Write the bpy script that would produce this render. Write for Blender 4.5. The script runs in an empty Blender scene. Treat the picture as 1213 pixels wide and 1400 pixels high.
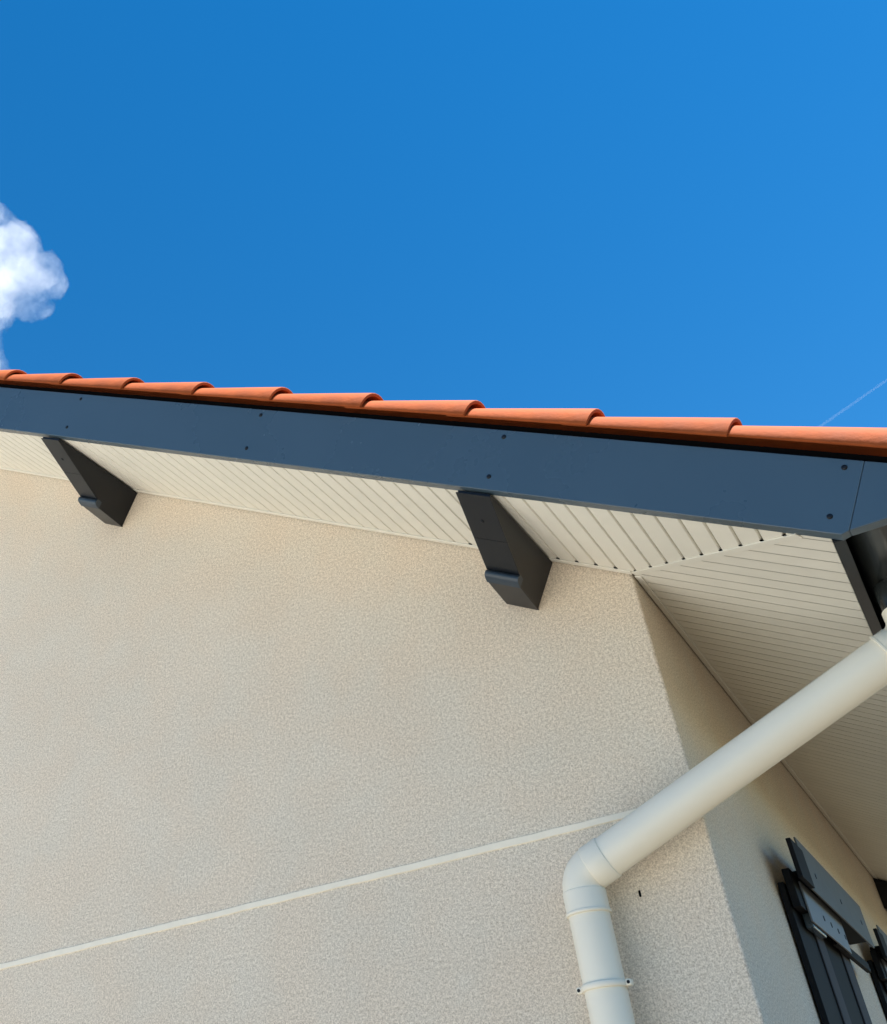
import bpy, bmesh, math, random
from mathutils import Matrix, Vector
random.seed(7)
scene = bpy.context.scene
COL = scene.collection
R = math.radians
Z0 = 3.05                                    # height of the wall corner under the soffit

# ------------------------------------------------------------------ camera
cam = bpy.data.cameras.new('camera')
cam.sensor_fit = 'HORIZONTAL'; cam.sensor_width = 36.0
cam.lens = 43.395; cam.shift_x = 0.15265; cam.shift_y = -0.07183
cam.clip_start = 0.05; cam.clip_end = 30000
cam_o = bpy.data.objects.new('camera', cam); COL.objects.link(cam_o)
cam_o.matrix_world = Matrix(((0.848152, 0.365467, 0.383500, 0.51312),
                             (0.524075, -0.473147, -0.708151, -2.79298),
                             (-0.077354, 0.801602, -0.592832, Z0 - 1.43838),
                             (0, 0, 0, 1)))
scene.camera = cam_o

# ------------------------------------------------------------------ sky, sun, exposure
SUN_AZ, SUN_EL = R(83), R(67)               # azimuth clockwise from +Y
world = bpy.data.worlds.new('World'); scene.world = world; world.use_nodes = True
wn = world.node_tree
sky = wn.nodes.new('ShaderNodeTexSky'); sky.sky_type = 'NISHITA'; sky.sun_disc = False
sky.sun_elevation = SUN_EL; sky.sun_rotation = SUN_AZ
sky.air_density = 1.0; sky.dust_density = 0.0; sky.ozone_density = 3.0
hs = wn.nodes.new('ShaderNodeHueSaturation'); hs.inputs['Saturation'].default_value = 1.37
hs.inputs['Hue'].default_value = 0.496
wn.links.new(sky.outputs[0], hs.inputs['Color'])
wn.links.new(hs.outputs[0], wn.nodes['Background'].inputs[0])
wn.nodes['Background'].inputs[1].default_value = 0.0555
sun = bpy.data.lights.new('sun', 'SUN'); sun.energy = 5.0; sun.angle = R(0.53); sun.color = (1.0, 0.965, 0.91)
sun_o = bpy.data.objects.new('sun', sun); COL.objects.link(sun_o)
sd = Vector((math.sin(SUN_AZ) * math.cos(SUN_EL), math.cos(SUN_AZ) * math.cos(SUN_EL), math.sin(SUN_EL)))
sun_o.rotation_euler = sd.to_track_quat('Z', 'Y').to_euler(); sun_o.location = sd * 60
vs = scene.view_settings
vs.view_transform = 'Standard'; vs.look = 'None'; vs.exposure = 1.72; vs.gamma = 1.0; vs.use_curve_mapping = False
scene.cycles.max_bounces = 10; scene.cycles.diffuse_bounces = 6; scene.cycles.volume_bounces = 5

# ------------------------------------------------------------------ materials
def mat(name, col, rough=0.6, spec=0.5, var=0.0, vscale=30.0, vcol=None, bump=0.0, bscale=200.0, bdist=0.001,
        objvar=0.0, streak=None):
    m = bpy.data.materials.new(name); m.use_nodes = True
    nt = m.node_tree; b = nt.nodes['Principled BSDF']
    b.inputs['Base Color'].default_value = (*col, 1); b.inputs['Roughness'].default_value = rough
    b.inputs['Specular IOR Level'].default_value = spec
    tc = nt.nodes.new('ShaderNodeTexCoord'); last = None
    if var > 0 or vcol:
        nz = nt.nodes.new('ShaderNodeTexNoise'); nz.inputs['Scale'].default_value = vscale
        nz.inputs['Detail'].default_value = 5; nz.inputs['Roughness'].default_value = 0.65
        nt.links.new(tc.outputs['Object'], nz.inputs['Vector'])
        cr = nt.nodes.new('ShaderNodeValToRGB'); cr.color_ramp.elements[0].position = 0.2; cr.color_ramp.elements[1].position = 0.8
        lo = vcol if vcol else tuple(c * (1 - var) for c in col)
        cr.color_ramp.elements[0].color = (*lo, 1); cr.color_ramp.elements[1].color = (*[min(1, c * (1 + var * .5)) for c in col], 1)
        nt.links.new(nz.outputs['Fac'], cr.inputs['Fac']); last = cr.outputs['Color']
        nt.links.new(last, b.inputs['Base Color'])
        mr = nt.nodes.new('ShaderNodeMapRange'); mr.inputs['To Min'].default_value = max(0.05, rough - .1); mr.inputs['To Max'].default_value = min(1, rough + .1)
        nt.links.new(nz.outputs['Fac'], mr.inputs['Value']); nt.links.new(mr.outputs[0], b.inputs['Roughness'])
    if objvar > 0:
        oi = nt.nodes.new('ShaderNodeObjectInfo'); h = nt.nodes.new('ShaderNodeHueSaturation')
        mr = nt.nodes.new('ShaderNodeMapRange'); mr.inputs['To Min'].default_value = 1 - objvar; mr.inputs['To Max'].default_value = 1 + objvar
        nt.links.new(oi.outputs['Random'], mr.inputs['Value']); nt.links.new(mr.outputs[0], h.inputs['Value'])
        if last: nt.links.new(last, h.inputs['Color'])
        else: h.inputs['Color'].default_value = (*col, 1)
        nt.links.new(h.outputs[0], b.inputs['Base Color'])
    if bump > 0:
        nb = nt.nodes.new('ShaderNodeTexNoise'); nb.inputs['Scale'].default_value = bscale; nb.inputs['Detail'].default_value = 4
        nt.links.new(tc.outputs['Object'], nb.inputs['Vector'])
        bp = nt.nodes.new('ShaderNodeBump'); bp.inputs['Strength'].default_value = bump; bp.inputs['Distance'].default_value = bdist
        nt.links.new(nb.outputs['Fac'], bp.inputs['Height']); nt.links.new(bp.outputs[0], b.inputs['Normal'])
    return m

def stucco():
    m = bpy.data.materials.new('scraped_render'); m.use_nodes = True
    nt = m.node_tree; L = nt.links.new; b = nt.nodes['Principled BSDF']
    b.inputs['Roughness'].default_value = 0.95; b.inputs['Specular IOR Level'].default_value = 0.15
    tc = nt.nodes.new('ShaderNodeTexCoord')
    def noise(scale, detail, rough=.6):
        n = nt.nodes.new('ShaderNodeTexNoise'); n.inputs['Scale'].default_value = scale
        n.inputs['Detail'].default_value = detail; n.inputs['Roughness'].default_value = rough
        L(tc.outputs['Object'], n.inputs['Vector']); return n.outputs['Fac']
    def ramp(f, a, ca, c, cc):
        r = nt.nodes.new('ShaderNodeValToRGB'); r.color_ramp.elements[0].position = a; r.color_ramp.elements[1].position = c
        r.color_ramp.elements[0].color = (*ca, 1); r.color_ramp.elements[1].color = (*cc, 1); L(f, r.inputs['Fac']); return r.outputs[0]
    def mix(a, c, f, mode='MIX'):
        x = nt.nodes.new('ShaderNodeMix'); x.data_type = 'RGBA'; x.blend_type = mode
        if isinstance(f, float): x.inputs[0].default_value = f
        else: L(f, x.inputs[0])
        L(a, x.inputs[6]); L(c, x.inputs[7]); return x.outputs[2]
    ga = noise(125, 3, .6); gb = noise(250, 3, .75)  # sand grain
    mx = nt.nodes.new('ShaderNodeMix'); mx.data_type = 'FLOAT'; mx.inputs[0].default_value = .58
    L(ga, mx.inputs[2]); L(gb, mx.inputs[3]); g = mx.outputs[0]
    fine = ramp(g, .37, (.50, .415, .32), .62, (.90, .795, .655))
    blot = ramp(noise(2.6, 4, .6), .3, (.95, .945, .94), .7, (1, 1, 1))
    warm = ramp(noise(5.5, 3, .5), .38, (1, .98, .96), .64, (.98, .995, 1.0))
    c = mix(fine, blot, 1.0, 'MULTIPLY'); c = mix(c, warm, 1.0, 'MULTIPLY')
    L(c, b.inputs['Base Color'])
    bp = nt.nodes.new('ShaderNodeBump'); bp.inputs['Strength'].default_value = .4; bp.inputs['Distance'].default_value = .004
    L(g, bp.inputs['Height']); L(bp.outputs[0], b.inputs['Normal'])
    return m

M = {}
M['stucco'] = stucco()
M['trim'] = mat('smooth_render_trim', (.84, .765, .63), .85, .2, var=.08, vscale=25, bump=.2, bscale=300)
M['pvc'] = mat('cream_pvc_soffit', (.76, .735, .645), .5, .4, var=.04, vscale=9, objvar=.025)
M['pvc_back'] = mat('soffit_groove_shade', (.42, .40, .34), .8, .2)  # backing darker than the boards, groove shade put into its colour
M['paint'] = mat('anthracite_aluminium', (.056, .090, .120), .28, .7, var=.08, vscale=2.2)
M['bracket'] = mat('anthracite_shaded', (.006, .008, .0115), .32, .35, var=.15, vscale=6, bump=.06, bscale=5, bdist=.003)  # rake board paint darkened, shade of the bracket sides in its colour
M['lip'] = mat('anthracite_lit_lip', (.026, .042, .060), .4, .5)  # bracket paint made lighter and bluer, light on the lip in its colour
M['dark'] = mat('black_shade_and_plug', (.004, .004, .0045), .9, .02)  # black for the painted-in gap shade, also the wall plug
M['screw'] = mat('dark_screw', (.006, .008, .012), .5, .3)
M['tile'] = mat('terracotta', (.35, .078, .019), .85, .2, var=.30, vscale=11, bump=.35, bscale=70, bdist=.003, objvar=.11)
M['gutter'] = mat('anthracite_gutter', (.022, .027, .027), .25, .5, var=.1, vscale=5)
M['pipe'] = mat('cream_pvc_pipe', (.82, .765, .635), .38, .45, var=.05, vscale=4, bump=.03, bscale=6, bdist=.003)
M['shut'] = mat('black_shutter_paint', (.010, .011, .013), .7, .12)
M['stile'] = mat('grey_shutter_paint', (.06, .058, .064), .75, .15)
M['steel'] = mat('galvanised_steel', (.17, .18, .19), .55, .5, var=.15, vscale=30)
M['cover'] = mat('grey_rail_cover', (.11, .112, .105), .65, .4, var=.1, vscale=12)
M['wood'] = mat('roof_deck_wood', (.22, .15, .09), .8, .2, var=.3, vscale=20)
M['bounce_gravel'] = mat('pale_bounce_gravel', (.52, .495, .45), .95, .1, var=.3, vscale=45, bump=.6, bscale=60, bdist=.02)
M['dimming_asphalt'] = mat('dimming_asphalt', (.055, .048, .037), .9, .2, var=.3, vscale=40, bump=.5, bscale=120, bdist=.01)
M['dimming_soil'] = mat('dark_dimming_soil', (.07, .055, .04), .95, .1, var=.4, vscale=30, bump=.6, bscale=50, bdist=.03)
M['lawn'] = mat('lawn', (.10, .095, .05), .95, .1, var=.45, vscale=1.5, bump=.5, bscale=40, bdist=.03)

# ------------------------------------------------------------------ helpers
PITCH = R(30.136); CP, SP = math.cos(PITCH), math.sin(PITCH); TP = SP / CP
SLOPE = Matrix(((CP, 0, SP, 0), (0, 1, 0, 0), (-SP, 0, CP, Z0), (0, 0, 0, 1)))   # local (u, y, n) of the roof slope
def S(u, y, n): return SLOPE @ Vector((u, y, n))
def wpos(o):
    return o.location.copy() if o is not None else Vector((0, 0, 0))
def link(name, me, parent=None, mw=None, smooth=False):
    o = bpy.data.objects.new(name, me); COL.objects.link(o)
    if mw is not None: o.matrix_basis = mw
    if parent is not None:
        o.parent = parent
        p = parent; t = Matrix.Identity(4)
        o.matrix_parent_inverse = PW[parent.name].inverted()
    PW[o.name] = (mw.copy() if mw is not None else Matrix.Identity(4))
    return o
PW = {}
def mesh(name, bm, material, smooth=False):
    bmesh.ops.recalc_face_normals(bm, faces=bm.faces)
    me = bpy.data.meshes.new(name); bm.to_mesh(me); bm.free()
    me.materials.append(material)
    if smooth:
        for p in me.polygons: p.use_smooth = True
    return me
def empty(name, loc, label, cat, group=None):
    o = bpy.data.objects.new(name, None); COL.objects.link(o); o.location = loc; o.empty_display_size = .1
    PW[o.name] = Matrix.Translation(loc)
    o['label'] = label; o['category'] = cat
    if group: o['group'] = group
    return o
def box_bm(a, b, bev=0.0, bm=None):
    bm = bm or bmesh.new()
    r = bmesh.ops.create_cube(bm, size=1.0)['verts']
    for v in r:
        v.co = Vector([a[i] + (v.co[i] + .5) * (b[i] - a[i]) for i in range(3)])
    if bev > 0:
        es = list({e for v in r for e in v.link_edges})
        bmesh.ops.bevel(bm, geom=es, offset=bev, segments=2, profile=.5, affect='EDGES')
    return bm
def prism_bm(pts, axis, a, b, bev=0.0):
    """polygon pts (2-D) extruded along axis 'y' (pts are x,z) or 'u' (pts are y,z) or 'z'"""
    bm = bmesh.new()
    def P(p, h):
        return {'y': (p[0], h, p[1]), 'u': (h, p[0], p[1]), 'z': (p[0], p[1], h)}[axis]
    va = [bm.verts.new(P(p, a)) for p in pts]; vb = [bm.verts.new(P(p, b)) for p in pts]
    bm.faces.new(va); bm.faces.new(vb[::-1])
    for i in range(len(pts)):
        j = (i + 1) % len(pts); bm.faces.new((va[i], va[j], vb[j], vb[i]))
    bmesh.ops.recalc_face_normals(bm, faces=bm.faces)
    if bev > 0:
        bmesh.ops.bevel(bm, geom=list(bm.edges), offset=bev, segments=2, profile=.5, affect='EDGES')
    return bm
def tube_bm(path, radii, seg=40, cap=True, thick=0.0):
    """tube through path with one radius per point; thick>0 gives an open pipe wall"""
    bm = bmesh.new(); rings = []
    pts = [Vector(p) for p in path]; ref = Vector((0, 1, 0.0))
    for i, p in enumerate(pts):
        d = (pts[min(i + 1, len(pts) - 1)] - pts[max(i - 1, 0)]).normalized()
        x = ref.cross(d).normalized(); y = d.cross(x)
        rings.append([bm.verts.new(p + (x * math.cos(k * 2 * math.pi / seg) + y * math.sin(k * 2 * math.pi / seg)) * radii[i]) for k in range(seg)])
    for a, b in zip(rings, rings[1:]):
        for k in range(seg): bm.faces.new((a[k], a[(k + 1) % seg], b[(k + 1) % seg], b[k]))
    if cap: bm.faces.new(rings[0][::-1]); bm.faces.new(rings[-1])
    return bm
def sharp(o, ang=35):
    me = o.data
    for p in me.polygons: p.use_smooth = True
    bm = bmesh.new(); bm.from_mesh(me)
    for e in bm.edges:
        if len(e.link_faces) == 2 and e.calc_face_angle(0) > R(ang): e.smooth = False
    bm.to_mesh(me); bm.free()
    return o
def screw_mesh(r=.0065, h=.003):
    bm = bmesh.new(); seg = 12; rings = []
    for rr, z in ((r, 0), (r, h * .4), (r * .8, h * .8), (r * .35, h)):
        rings.append([bm.verts.new((rr * math.cos(k * 2 * math.pi / seg), rr * math.sin(k * 2 * math.pi / seg), z)) for k in range(seg)])
    for a, b in zip(rings, rings[1:]):
        for k in range(seg): bm.faces.new((a[k], a[(k + 1) % seg], b[(k + 1) % seg], b[k]))
    bm.faces.new(rings[-1]); bm.faces.new(rings[0][::-1])
    return mesh('screw', bm, M['screw'], True)
def facing(p, nrm):                          # matrix putting local +Z along nrm at p
    q = Vector(nrm).to_track_quat('Z', 'Y').to_matrix().to_4x4(); return Matrix.Translation(p) @ q

# ------------------------------------------------------------------ ground
def sheet(name, x0, x1, y0, y1, z, m):
    bm = bmesh.new(); bm.faces.new([bm.verts.new(p) for p in ((x0, y0, z), (x1, y0, z), (x1, y1, z), (x0, y1, z))])
    o = link(name, mesh(name, bm, m)); o['kind'] = 'structure'; return o
sheet('ground', -4000, 4000, -4000, 4000, -.004, M['lawn'])
sheet('bounce_yard', -40, .0, -40, -1.5, 0.0, M['bounce_gravel'])  # unseen pale ground, added to bounce sunlight up onto the gable
sheet('light_dimming_bed', -16, .0, -1.5, 0.1, 0.0, M['dimming_soil'])  # unseen dark strip, added to cut bounce on soffit and upper wall
sheet('light_dimming_drive', .0, 7, -40, 30, 0.0, M['dimming_asphalt'])  # unseen dark ground, added to dim the side wall and eave soffit

# ------------------------------------------------------------------ house
house = empty('house', (0, 0, 0), 'beige rendered house gable with terracotta verge tiles and blue grey rake board', 'house')
RIDGE_X = -4.6; W_L = -9.2; DEEP = 8.5
YF0, YF1 = -.475, -.443                      # rake board front and back
ztop = lambda x: Z0 - TP * x + .012
wt = [(W_L, 0.0), (0, 0.0), (0, ztop(0)), (RIDGE_X, ztop(RIDGE_X)), (W_L, ztop(0))]
bm = prism_bm(wt, 'y', 0.0, .28)
es = [e for e in bm.edges if all(abs(v.co.x) < 1e-6 and abs(v.co.y) < 1e-6 for v in e.verts)]
bmesh.ops.bevel(bm, geom=es, offset=.009, segments=3, profile=.5, affect='EDGES')
gable = sharp(link('gable_wall', mesh('gable_wall', bm, M['stucco']), house), 50)
gable['label'] = 'speckled beige scraped render wall under the sloping soffit'
side = link('side_wall', mesh('side_wall', box_bm((-.28, .28, 0), (0, DEEP, Z0 + .012)), M['stucco']), house)
side['label'] = 'shaded render wall round the corner under the eave'
link('side_wall', mesh('side_wall', box_bm((W_L, .28, 0), (W_L + .28, DEEP, Z0 + .012)), M['stucco']), house)
link('rear_wall', mesh('rear_wall', prism_bm(wt, 'y', DEEP, DEEP + .28), M['stucco']), house)
# smooth horizontal joint band on the gable, with softly uneven edges
bm = bmesh.new(); zc = Z0 - .6355
N = 150; rows = []
for i in range(N + 1):
    x = W_L + .02 + (-.012 - W_L - .02) * i / N
    w1 = .0108 + random.uniform(-.0012, .0012); w2 = .0108 + random.uniform(-.0012, .0012)
    rows.append([bm.verts.new(p) for p in ((x, .004, zc - w1), (x, -.0035, zc - w1 + .003), (x, -.0035, zc + w2 - .003), (x, .004, zc + w2))])
for a, b in zip(rows, rows[1:]):
    for k in range(3): bm.faces.new((a[k], b[k], b[k + 1], a[k + 1]))
tr = link('trim_band', mesh('trim_band', bm, M['trim']), house); tr['label'] = 'smooth cream band running along the rendered wall'

# ---- soffit
U_E = .5955                                  # inner face of eave board along the slope
UR = RIDGE_X / CP
MK = .532 / .443                             # mitre line: u = -MK * y
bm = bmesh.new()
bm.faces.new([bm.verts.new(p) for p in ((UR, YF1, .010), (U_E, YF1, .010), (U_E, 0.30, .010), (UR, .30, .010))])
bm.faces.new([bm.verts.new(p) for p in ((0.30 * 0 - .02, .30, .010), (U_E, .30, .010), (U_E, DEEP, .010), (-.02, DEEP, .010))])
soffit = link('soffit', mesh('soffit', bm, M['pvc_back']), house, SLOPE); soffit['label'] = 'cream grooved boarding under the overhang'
PIT = .0593; G2 = .0020; CH = .0024
def slat_bm(quad_fn):
    """quad_fn(inset) -> four (u,y) corners"""
    bm = bmesh.new(); lo = [bm.verts.new((*p, 0)) for p in quad_fn(G2 + CH)]; mid = [bm.verts.new((*p, .0035)) for p in quad_fn(G2)]
    hi = [bm.verts.new((*p, .0098)) for p in quad_fn(G2)]
    bm.faces.new(lo)
    for A, B in ((lo, mid), (mid, hi)):
        for i in range(4): j = (i + 1) % 4; bm.faces.new((A[i], A[j], B[j], B[i]))
    return mesh('soffit_board', bm, M['pvc'])
def lap_bm(quad_fn):
    # lapped board: its near edge tucks up behind the lower far edge of the board before it
    bm = bmesh.new(); q = quad_fn(.0014); lo = [bm.verts.new((*p, 0)) for p in q]
    hi = [bm.verts.new((p[0], p[1] + dy, .0085)) for p, dy in zip(q, (.022, .022, 0, 0))]
    bm.faces.new(lo)
    for i in range(4): j = (i + 1) % 4; bm.faces.new((lo[i], lo[j], hi[j], hi[i]))
    return mesh('soffit_board', bm, M['pvc'])
full = slat_bm(lambda g: ((g, YF1 + .001), (PIT - g, YF1 + .001), (PIT - g, -.008), (g, -.008)))
u = .0205 + PIT * 8
k = 0; UG = []
while u > UR + PIT:
    u0 = u - PIT
    UG.append(u)
    if u > 0.0:
        def q(g, u0=u0, u=u):
            a, b = u0 + g, u - g
            ya = min(-.008, -a / MK - .003); yb = min(-.008, -b / MK - .003)
            return ((a, YF1 + .001), (b, YF1 + .001), (b, max(yb, YF1 + .002)), (a, max(ya, YF1 + .002)))
        link('soffit_board', slat_bm(q), soffit, SLOPE)
    else:
        link('soffit_board', full, soffit, SLOPE @ Matrix.Translation((u0, 0, 0)))
    u = u0
# last small triangle against the rake board
link('soffit_board', slat_bm(lambda g: ((.0205 + PIT * 8 + g, YF1 + .001), (.530 - g, YF1 + .001), (.530 - g, YF1 + .0015), (.0205 + PIT * 8 + g, -(.0205 + PIT * 8) / MK - .006))), soffit, SLOPE)
efull = lap_bm(lambda g: ((.008, g), (U_E - .001, g), (U_E - .001, PIT - g), (.008, PIT - g)))
y = -.425 - PIT
while y < DEEP - PIT:
    if y < 0:
        def q(g, y=y):
            a, b = max(y + g, YF1 + .001), y + PIT - g
            return ((max(.003, -a * MK + .003), a), (U_E - .001, a), (U_E - .001, b), (max(.003, -b * MK + .003), b))
        link('soffit_board', lap_bm(q), soffit, SLOPE)
    else:
        link('soffit_board', efull, soffit, SLOPE @ Matrix.Translation((0, y, 0)))
    y += PIT
# mitre strip and wall trims
d = Vector((.532, -.443)).normalized(); nn2 = Vector((-d.y, d.x))
def strip(name, a, b, w, n0, n1):
    a, b = Vector(a), Vector(b); d = (b - a).normalized(); s = Vector((-d.y, d.x)) * w / 2
    pts = [tuple(a - s), tuple(b - s), tuple(b + s), tuple(a + s)]
    return link(name, mesh(name, prism_bm(pts, 'z', n0, n1, .0008), M['pvc']), soffit, SLOPE)
strip('mitre_strip', (.008, -.010), (.528, -.441), .020, -.0035, -.0002)
strip('wall_trim', (UR, -.0165), (.004, -.0165), .020, -.0045, -.0005)
strip('wall_trim', (.0165, .004), (.0165, DEEP), .020, -.0045, -.0005)
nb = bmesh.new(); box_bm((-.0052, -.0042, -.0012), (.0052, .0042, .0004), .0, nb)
shade_dot = mesh('groove_end_shade', nb, M['dark'])  # black boxes painting in the shade of the open groove ends
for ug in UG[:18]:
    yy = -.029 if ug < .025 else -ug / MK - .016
    link('groove_end_shade', shade_dot, soffit, SLOPE @ Matrix.Translation((ug, yy, 0)) @ Matrix.Rotation(.0 if ug < .03 else -.69, 4, 'Z'))

# ---- rake board (verge fascia) in two sheets, with screws
N0, N1 = -.001, .181
def un(x, z): return ((x) * CP - (z - Z0) * SP, (x) * SP + (z - Z0) * CP)
zcut = Z0 - .3085
p0 = un(.5385, zcut); p1 = un(.735, zcut); p2 = un(.735, Z0 - .735 * TP + N1 / CP)
SEAM = .634
rake = link('rake_board', mesh('rake_board', prism_bm([(UR, N0), (p0[0], N0), (SEAM - .0003, p0[1] + (SEAM - .0003 - p0[0]) * (p1[1] - p0[1]) / (p1[0] - p0[0])), (SEAM - .0003, N1), (UR, N1)], 'y', YF0, YF1, .0015), M['paint']), house, SLOPE)
rake['label'] = 'blue grey painted metal rake board below the tiles'
link('board_end', mesh('board_end', prism_bm([(SEAM + .0003, p0[1] + (SEAM + .0003 - p0[0]) * (p1[1] - p0[1]) / (p1[0] - p0[0])), p1, p2, (SEAM + .0003, N1)], 'y', YF0 + .0004, YF1, .0015), M['paint']), rake, SLOPE)
scr = screw_mesh()
for us, ul in ((.597, .590), (-.252, -.256), (-1.138, -1.138), (-2.049, -2.049), (-2.96, -2.96), (-3.87, -3.87)):
    for uu, n in ((us, .160), (ul, .038)):
        link('screw', scr, rake, facing(S(uu, YF0, n), (0, -1, 0)))
# mirrored board on the far slope of the gable
MIR = Matrix.Translation((2 * RIDGE_X, 0, 0)) @ Matrix.Scale(-1, 4, (1, 0, 0))
link('rake_board', mesh('rake_board', prism_bm([(UR, N0), (.60, N0), (.60, N1), (UR, N1)], 'y', YF0, YF1, .0015), M['paint']), house, MIR @ SLOPE)
link('soffit', mesh('soffit', box_bm((UR, YF1, .0), (.59, -.003, .01)), M['pvc']), house, MIR @ SLOPE)

# ---- eave board behind the gutter
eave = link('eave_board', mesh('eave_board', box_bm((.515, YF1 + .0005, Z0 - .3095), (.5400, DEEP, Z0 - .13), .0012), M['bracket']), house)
eave['label'] = 'dark eave board above the gutter'

# ---- roof: deck, verge tiles, field of tiles
deck = bmesh.new(); box_bm((UR, YF1 + .002, .150), (.60, DEEP + .3, .1795), 0, deck)
roof = link('roof', mesh('roof', deck, M['wood']), house, SLOPE); roof['label'] = 'terracotta tiled roof slope'
link('tile_gap_shade', mesh('tile_gap_shade', box_bm((UR, -.464, .1815), (.72, -.30, .2010)), M['dark']), roof, SLOPE)  # black strip painting in the shadowed gap under the verge tiles
tilt_t = .0125 / .36
def tile_mesh(L=.435, r1=.083, r2=.069, th=.0105, seg=16):
    bm = bmesh.new(); grid = []
    nl = 6
    for i in range(nl + 1):
        f = i / nl; r = r1 + (r2 - r1) * f; u = -L * f
        lift = .0; ring = []
        for inner in (0, 1):
            rr = r - th * inner; row = []
            a0 = math.asin((tilt_t * L * f + .007 * f) / rr)
            for k in range(seg + 1):
                a = a0 + (math.pi - 2 * a0) * k / seg
                sq = 1 + .0 * math.cos(2 * a)
                row.append(bm.verts.new((u, -rr * math.cos(a) * sq, rr * math.sin(a) + lift)))
            ring.append(row)
        grid.append(ring)
    for A, B in zip(grid, grid[1:]):
        for k in range(seg):
            bm.faces.new((A[0][k], A[0][k + 1], B[0][k + 1], B[0][k])); bm.faces.new((A[1][k], B[1][k], B[1][k + 1], A[1][k + 1]))
        bm.faces.new((A[0][0], B[0][0], B[1][0], A[1][0])); bm.faces.new((A[0][seg], A[1][seg], B[1][seg], B[0][seg]))
    for E in (grid[0], grid[-1]):
        for k in range(seg): bm.faces.new((E[0][k], E[1][k], E[1][k + 1], E[0][k + 1]))
    bmesh.ops.recalc_face_normals(bm, faces=bm.faces)
    ed = [e for e in bm.edges if len(e.link_faces) == 2 and e.calc_face_angle(0) > R(60)]
    bmesh.ops.bevel(bm, geom=ed, offset=.0025, segments=2, profile=.5, affect='EDGES')
    me = mesh('roof_tile', bm, M['tile'])
    return me
tm = tile_mesh()
GA = .36 ; U_T = .338
YT = -.505
tilt = math.atan(tilt_t)
first = None
for c in range(2):
    for i in range(-1, 15):
        uu = U_T + .002 - i * GA
        if uu - .3 < UR: continue
        if uu > .75: continue
        j = random.uniform
        mw = SLOPE @ Matrix.Translation((uu + (.003 * j(-1, 1)), YT + .083 + .232 * c + .0015 * j(-1, 1), .2025 + .0012 * j(-1, 1))) @ Matrix.Rotation(-tilt, 4, 'Y') @ Matrix.Rotation(.008 * j(-1, 1), 4, 'Z')
        o = link('roof_tile', tm, roof, mw)
        if first is None: sharp(o, 40); first = o
# tiles of the field behind the verge, too far over the edge to be told apart
def field(mw, u1, name):
    bm = bmesh.new(); cols = int((DEEP + .3 - .05) / .232); pr = None
    ys = []
    for c in range(cols):
        for k in range(7): ys.append((YT + .098 + .232 * (c + 2) + .232 * (k - 3) / 7, .205 + .075 * math.cos((k - 3) / 3.5 * math.pi / 1.15)))
    us = []
    n = int((u1 - UR) / GA)
    for i in range(n + 1):
        a = u1 - i * GA; us += [(a, .014), (a - GA + .002, 0.0)]
    rows = [[bm.verts.new((uu, yy, nn + dz)) for yy, nn in ys] for uu, dz in us]
    for a, b in zip(rows, rows[1:]):
        for k in range(len(ys) - 1): bm.faces.new((a[k], a[k + 1], b[k + 1], b[k]))
    o = link(name, mesh(name, bm, M['tile']), roof, mw); o['kind'] = 'stuff'; return o
field(SLOPE, .64, 'tile_field'); field(MIR @ SLOPE, .64, 'tile_field')
link('roof_deck', mesh('roof_deck', box_bm((UR, YF1 + .002, .150), (.60, DEEP + .3, .1795)), M['wood']), roof, MIR @ SLOPE)

# ---- brackets (consoles) under the overhang
BW = .106
def make_bracket(mw):
    """local: u = width (0..-BW), y = out of wall (negative), n = off the soffit"""
    pr = [(-.0005, -.0055), (-.440, -.0055), (-.460, -.0060), (-.460, -.0130), (-.172, -.1165), (-.150, -.1440), (-.0005, -.1555)]
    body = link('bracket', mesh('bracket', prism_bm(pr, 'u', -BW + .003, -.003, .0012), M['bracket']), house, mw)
    a, b = Vector((-.463, -.0130)), Vector((-.174, -.1185))
    d = (b - a).normalized(); s = Vector((d.y, -d.x))
    if s.y > 0: s = -s
    for f0, f1 in ((0, .565), (.570, 1.0)):
        p, q = a + (b - a) * f0, a + (b - a) * f1
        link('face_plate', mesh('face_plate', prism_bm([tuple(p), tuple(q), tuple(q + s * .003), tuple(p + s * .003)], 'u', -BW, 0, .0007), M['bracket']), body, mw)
    # rounded lip near the foot
    pts = [(-.168, -.1185), (-.1765, -.1225), (-.1800, -.1290), (-.1785, -.1370), (-.1700, -.1435), (-.1505, -.1500), (-.1500, -.1220)]
    lip = link('foot_lip', mesh('foot_lip', prism_bm(pts, 'u', -BW - .0005, .0005), M['lip']), body, mw); sharp(lip, 55)
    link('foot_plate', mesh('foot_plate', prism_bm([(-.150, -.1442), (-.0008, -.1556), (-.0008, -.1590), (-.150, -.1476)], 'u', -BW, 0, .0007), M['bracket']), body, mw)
    nrm = mw.to_3x3() @ Vector((0, s.x, s.y))
    pt = a + (b - a) * .33 + s * .003
    link('screw', scr, body, facing(mw @ Vector((-BW * .52, pt.x, pt.y)), nrm))
    return body
for ur in (-.2398, -2.076, -3.912):
    b = make_bracket(SLOPE @ Matrix.Translation((ur, 0, 0)))
# one more under the eave, far along the side wall
mw = Matrix(((-0, -CP, SP, 0), (1, 0, 0, 4.62), (0, SP, CP, Z0), (0, 0, 0, 1)))
make_bracket(mw)

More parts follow.
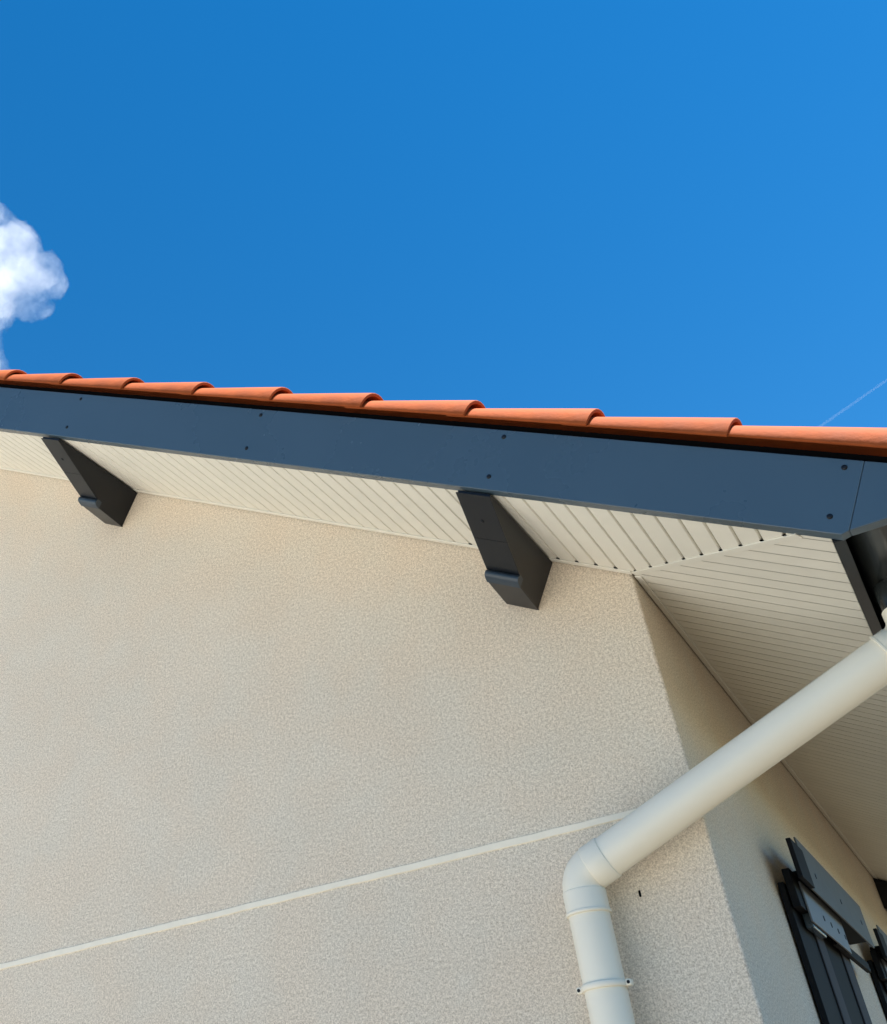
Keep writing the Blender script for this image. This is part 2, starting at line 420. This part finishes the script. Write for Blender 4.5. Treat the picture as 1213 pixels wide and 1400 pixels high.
# ------------------------------------------------------------------ gutter
gut = empty('gutter', (.6075, 0, Z0 - .235), 'dark half round eave gutter along the side of the roof', 'gutter')
def gutter_bm():
    bm = bmesh.new(); cx, cz, r, th = .6075, Z0 - .232, .064, .0025; rows = []
    pts = [(cx - r - .002, cz + .03)]
    for k in range(21):
        a = math.pi + math.pi * k / 20; pts.append((cx + r * math.cos(a), cz + r * math.sin(a)))
    for k in range(9):
        a = R(180 - 40 * k); pts.append((cx + r + .008 + .008 * math.cos(a), cz + .010 + .008 * math.sin(a)))
    inn = [(cx + (x - cx) * .95, z + .0025) for x, z in pts[:22]][::-1]
    for y in (YF1 + .004, 2.5, 5.5, DEEP):
        rows.append([bm.verts.new((x, y, z)) for x, z in pts])
    for a, b in zip(rows, rows[1:]):
        for k in range(len(pts) - 1): bm.faces.new((a[k], a[k + 1], b[k + 1], b[k]))
    return bm
trough = link('trough', mesh('trough', gutter_bm(), M['gutter']), gut); sharp(trough, 50)
bm = bmesh.new(); cx, cz, r = .6075, Z0 - .232, .066
pts = [(cx - r, cz + .02)] + [(cx + r * math.cos(math.pi + math.pi * k / 20), cz + r * math.sin(math.pi + math.pi * k / 20)) for k in range(21)] + [(cx + r, cz + .02)]
link('end_cap', mesh('end_cap', prism_bm(pts, 'y', YF1 + .0008, YF1 + .0035), M['gutter']), gut)
for yy in (.55, 1.15, 1.75, 2.35, 2.95, 3.55):
    o = [(cx + (r + .003) * math.cos(math.pi + math.pi * k / 16), cz + (r + .003) * math.sin(math.pi + math.pi * k / 16)) for k in range(17)]
    i = [(cx + (r - .0005) * math.cos(math.pi + math.pi * k / 16), cz + (r - .0005) * math.sin(math.pi + math.pi * k / 16)) for k in range(17)][::-1]
    link('hanger', mesh('hanger', prism_bm(o + i, 'y', yy - .012, yy + .012), M['gutter']), gut)

# ------------------------------------------------------------------ downpipe
PX, PY = -.309, -.090
dp = empty('downpipe', (PX, PY, 0), 'cream plastic downpipe bending from the gutter to the gable wall', 'downpipe')
V = Vector((PX, PY, Z0 - .777)); T = Vector((.525, -.094, Z0 - .454))
dirn = (T - V).normalized()
PR = .049
BR = .054                                     # bend radius of the elbow axis
def bend(v, d0, d1, br, n=14):
    ang = d0.angle(d1); tl = br * math.tan(ang / 2); a = v - d0 * tl; b = v + d1 * tl
    bis = (d1 - d0).normalized(); c = v + bis * (br / math.cos(ang / 2)); ax = (a - c).normalized(); out = []
    nrm = d0.cross(d1).normalized()
    for k in range(n + 1):
        out.append(c + Matrix.Rotation(ang * k / n, 3, nrm) @ (a - c))
    return a, b, out, tl
up = Vector((0, 0, 1))
a, b, arc, tl = bend(V, up, dirn, BR)
lowpipe_top = a.z - .030
o = link('pipe', mesh('pipe', tube_bm([(PX, PY, .05), (PX, PY, 1.2), (PX, PY, lowpipe_top)], [PR] * 3), M['pipe']), dp); sharp(o)
el = link('elbow', mesh('elbow', tube_bm([a - up * .02] + arc + [b + dirn * .001], [PR + .0012] * (len(arc) + 2)), M['pipe']), dp); sharp(el)
# sockets of the elbow
zc_ = a.z
def ringed(path_a, d, prof):
    return tube_bm([path_a + d * t for t, r in prof], [r for t, r in prof])
c1 = link('collar', mesh('collar', ringed(Vector((PX, PY, zc_)), -up, [(-.002, PR + .0012), (.000, PR + .0028), (.001, PR + .003), (.044, PR + .0030), (.045, PR + .0032), (.047, PR + .0052), (.050, PR + .0060), (.053, PR + .0052), (.0545, PR + .001)]), M['pipe']), el); sharp(c1, 25)
c2 = link('collar', mesh('collar', ringed(b, dirn, [(-.0035, PR + .0012), (-.002, PR + .0032), (-.001, PR + .0034), (.045, PR + .0030), (.046, PR + .0026), (.048, PR + .0005)]), M['pipe']), el); sharp(c2, 25)
END = V + dirn * ((.60 - V.x) / dirn.x)
a2, b2, arc2, tl2 = bend(Vector((.60, END.y, END.z)), dirn, up, .07)
o = link('pipe', mesh('pipe', tube_bm([b + dirn * .01, b.lerp(a2, .5), a2], [PR] * 3), M['pipe']), dp); sharp(o)
el2 = link('elbow', mesh('elbow', tube_bm(arc2 + [b2 + up * .02], [PR + .0012] * (len(arc2) + 1)), M['pipe']), dp); sharp(el2)
c3 = link('collar', mesh('collar', ringed(a2, -dirn, [(-.002, PR + .001), (.0, PR + .003), (.028, PR + .003), (.0295, PR + .0055), (.0335, PR + .0055), (.035, PR + .0005)]), M['pipe']), el2); sharp(c3, 50)
zo = Z0 - .292
link('outlet', mesh('outlet', tube_bm([(.60, END.y, b2.z + .005), (.60, END.y, max(zo, b2.z + .02))], [PR - .003] * 2), M['gutter']), gut)
# clip with ears and screws
zk = Z0 - 1.0235
def clip():
    bm = bmesh.new(); seg = 48; pr = [(PR + .0004, -.007), (PR + .003, -.0075), (PR + .0052, -.005), (PR + .0056, 0), (PR + .0052, .005), (PR + .003, .0075), (PR + .0004, .007)]
    rows = [[bm.verts.new((PX + r * math.cos(2 * math.pi * k / seg), PY + r * math.sin(2 * math.pi * k / seg), zk + z)) for r, z in pr] for k in range(seg)]
    for i in range(seg):
        A, B = rows[i], rows[(i + 1) % seg]
        for k in range(len(pr) - 1): bm.faces.new((A[k], B[k], B[k + 1], A[k + 1]))
    return bm
ck = link('clip', mesh('clip', clip(), M['pipe']), dp); sharp(ck, 60)
for sx in (-1, 1):
    x0 = PX + sx * (PR + .003); x1 = PX + sx * (PR + .017)
    link('clip_ear', mesh('clip_ear', box_bm((min(x0, x1), PY - .012, zk - .007), (max(x0, x1), PY + .010, zk + .007), .003), M['pipe']), ck)
    link('screw', scr, ck, facing(Vector((PX + sx * (PR + .011), PY - .012, zk)), (0, -1, 0)) @ Matrix.Scale(.6, 4))
link('stand_off', mesh('stand_off', tube_bm([(PX, PY + PR, zk), (PX, -.0005, zk)], [.006, .006], 12), M['steel']), ck)
for zz in (Z0 - 1.9, Z0 - 2.7):
    o = link('clip', ck.data, dp, Matrix.Translation((0, 0, zz - zk)))

# small dark plug left in the render beside the pipe
pl = link('wall_plug', mesh('wall_plug', box_bm((-.2025, -.003, Z0 - .832), (-.1970, .003, Z0 - .816), .0024), M['dark']), house)
pl['label'] = 'small dark plug left in the wall'

# ------------------------------------------------------------------ sliding shutters on the side wall
def hole_mesh(r=.009):
    bm = bmesh.new(); bmesh.ops.create_cone(bm, cap_ends=True, segments=14, radius1=r, radius2=r * .8, depth=.002)
    return mesh('bolt', bm, M['screw'])
bolt = hole_mesh()
def shutter(dy, label):
    t = empty('sliding_shutter', (.02, .78 + dy, .35), label, 'shutter', 'sliding shutters on the side wall')
    def part(name, a, b, m, bev=.002, par=None):
        return link(name, mesh(name, box_bm((a[0], a[1] + dy, Z0 + a[2]), (b[0], b[1] + dy, Z0 + b[2]), bev), M[m]), par or t)
    leaf = part('leaf', (.006, .785, -2.70), (.024, 1.735, -.700), 'shut')
    part('stile', (.0245, 1.06, -2.69), (.030, 1.20, -.71), 'stile', .003, leaf)
    part('stile', (.0245, 1.55, -2.69), (.030, 1.725, -.71), 'stile', .003, leaf)
    rail = part('rail', (.0008, 1.15, -.690), (.076, 2.14, -.60), 'shut', .004)
    part('end_stop', (.0305, .775, -.775), (.0525, .905, -.668), 'shut', .002, rail)
    cov = part('rail_cover', (.0785, .895, -.714), (.084, 2.15, -.560), 'cover', .0015)
    part('cover_edge', (.0765, .72, -.712), (.0905, .905, -.600), 'shut', .002, rail)
    hp = part('hanger_plate', (.054, .865, -.805), (.060, 1.56, -.6915), 'steel', .0015)
    for y in (1.073, 1.539, 1.989): link('bolt', bolt, cov, facing(Vector((.085, y + dy, Z0 - .645)), (1, 0, 0)))
    for y in (1.131, 1.262, 1.393, 1.528): link('bolt', bolt, hp, facing(Vector((.061, y + dy, Z0 - .757)), (1, 0, 0)))
    part('hanger_box', (.030, .900, -.815), (.053, 1.11, -.7150), 'paint', .003, hp)
    part('guide_flange', (.0365, 1.32, -.805), (.052, 2.05, -.772), 'shut', .002, rail)
    return t
shutter(0, 'dark sliding shutter on the side wall nearest the house corner and downpipe')
shutter(1.72, 'dark sliding shutter farther along the side wall, beyond the first shutter')

# ------------------------------------------------------------------ cloud and vapour trail (volumes far beyond the roof)
camp = cam_o.matrix_world.translation
def cloud_mat():
    m = bpy.data.materials.new('cloud'); m.use_nodes = True; nt = m.node_tree; L = nt.links.new
    nt.nodes.remove(nt.nodes['Principled BSDF']); out = nt.nodes['Material Output']
    pv = nt.nodes.new('ShaderNodeVolumePrincipled'); pv.inputs['Color'].default_value = (1, 1, 1, 1); pv.inputs['Anisotropy'].default_value = .2
    tc = nt.nodes.new('ShaderNodeTexCoord'); nz = nt.nodes.new('ShaderNodeTexNoise')
    nz.inputs['Scale'].default_value = .026; nz.inputs['Detail'].default_value = 8; nz.inputs['Roughness'].default_value = .68
    L(tc.outputs['Object'], nz.inputs['Vector'])
    mr = nt.nodes.new('ShaderNodeMapRange'); mr.inputs['From Min'].default_value = .40; mr.inputs['From Max'].default_value = .72
    mr.inputs['To Min'].default_value = .0; mr.inputs['To Max'].default_value = .017
    L(nz.outputs['Fac'], mr.inputs['Value']); L(mr.outputs[0], pv.inputs['Density'])
    L(pv.outputs[0], out.inputs['Volume']); return m

F_PX = 1462.17
def sky_point(px, py, dist):                 # a point in the sky 'dist' metres off along its line of sight
    q = Vector(((px - 421.3) / F_PX, -(py - 612.9) / F_PX, -1.0)).normalized()
    return camp + (cam_o.matrix_world.to_3x3() @ q) * dist
DIST = 900.0; PXM = .585
bm = bmesh.new()
lobes = [(-70, 380, 105, 0), (8, 352, 52, -10), (44, 372, 36, 20), (62, 386, 31, -5), (46, 412, 32, 10), (-14, 316, 40, 0), (-24, 300, 34, 30), (-30, 415, 50, -20),
         (-34, 478, 42, 0), (-70, 520, 75, 20), (-10, 505, 26, -20), (-160, 430, 140, 40), (-260, 470, 120, 10), (20, 335, 34, -30), (70, 360, 22, 0)]
for px, py, rp, dz in lobes:
    c = sky_point(px, py, DIST + dz)
    bmesh.ops.create_icosphere(bm, subdivisions=3, radius=rp * PXM, matrix=Matrix.Translation(c - sky_point(-70, 380, DIST)))
me = mesh('cloud', bm, cloud_mat())
cl = bpy.data.objects.new('cloud', me); COL.objects.link(cl); cl.location = sky_point(-70, 380, DIST)
cl['label'] = 'white puffy cumulus cloud in the blue sky above the roof'; cl['category'] = 'cloud'
rm = cl.modifiers.new('remesh', 'REMESH'); rm.mode = 'VOXEL'; rm.voxel_size = 1.6
for sz, st in ((22.0, 13.0), (8.0, 8.0), (3.0, 3.0)):
    tx = bpy.data.textures.new('cloud_relief', 'CLOUDS'); tx.noise_scale = sz; tx.noise_depth = 3
    dm = cl.modifiers.new('relief', 'DISPLACE'); dm.texture = tx; dm.strength = st; dm.mid_level = .55; dm.texture_coords = 'LOCAL'
# vapour trail
A, B = sky_point(1085, 608, 1500), sky_point(1600, 252, 1500)
ax = (B - A); Ln = ax.length
bm = tube_bm([(0, 0, Ln * k / 8) for k in range(9)], [1.7 + .2 * (k % 2) for k in range(9)], 12)
m = bpy.data.materials.new('vapour'); m.use_nodes = True; nt = m.node_tree
nt.nodes.remove(nt.nodes['Principled BSDF'])
pv = nt.nodes.new('ShaderNodeVolumePrincipled'); pv.inputs['Color'].default_value = (1, 1, 1, 1); pv.inputs['Density'].default_value = .012
nt.links.new(pv.outputs[0], nt.nodes['Material Output'].inputs['Volume'])
tr_o = link('vapour_trail', mesh('vapour_trail', bm, m), None, facing(A, ax))
tr_o['label'] = 'thin pale aircraft vapour trail crossing the blue sky'; tr_o['category'] = 'vapour trail'
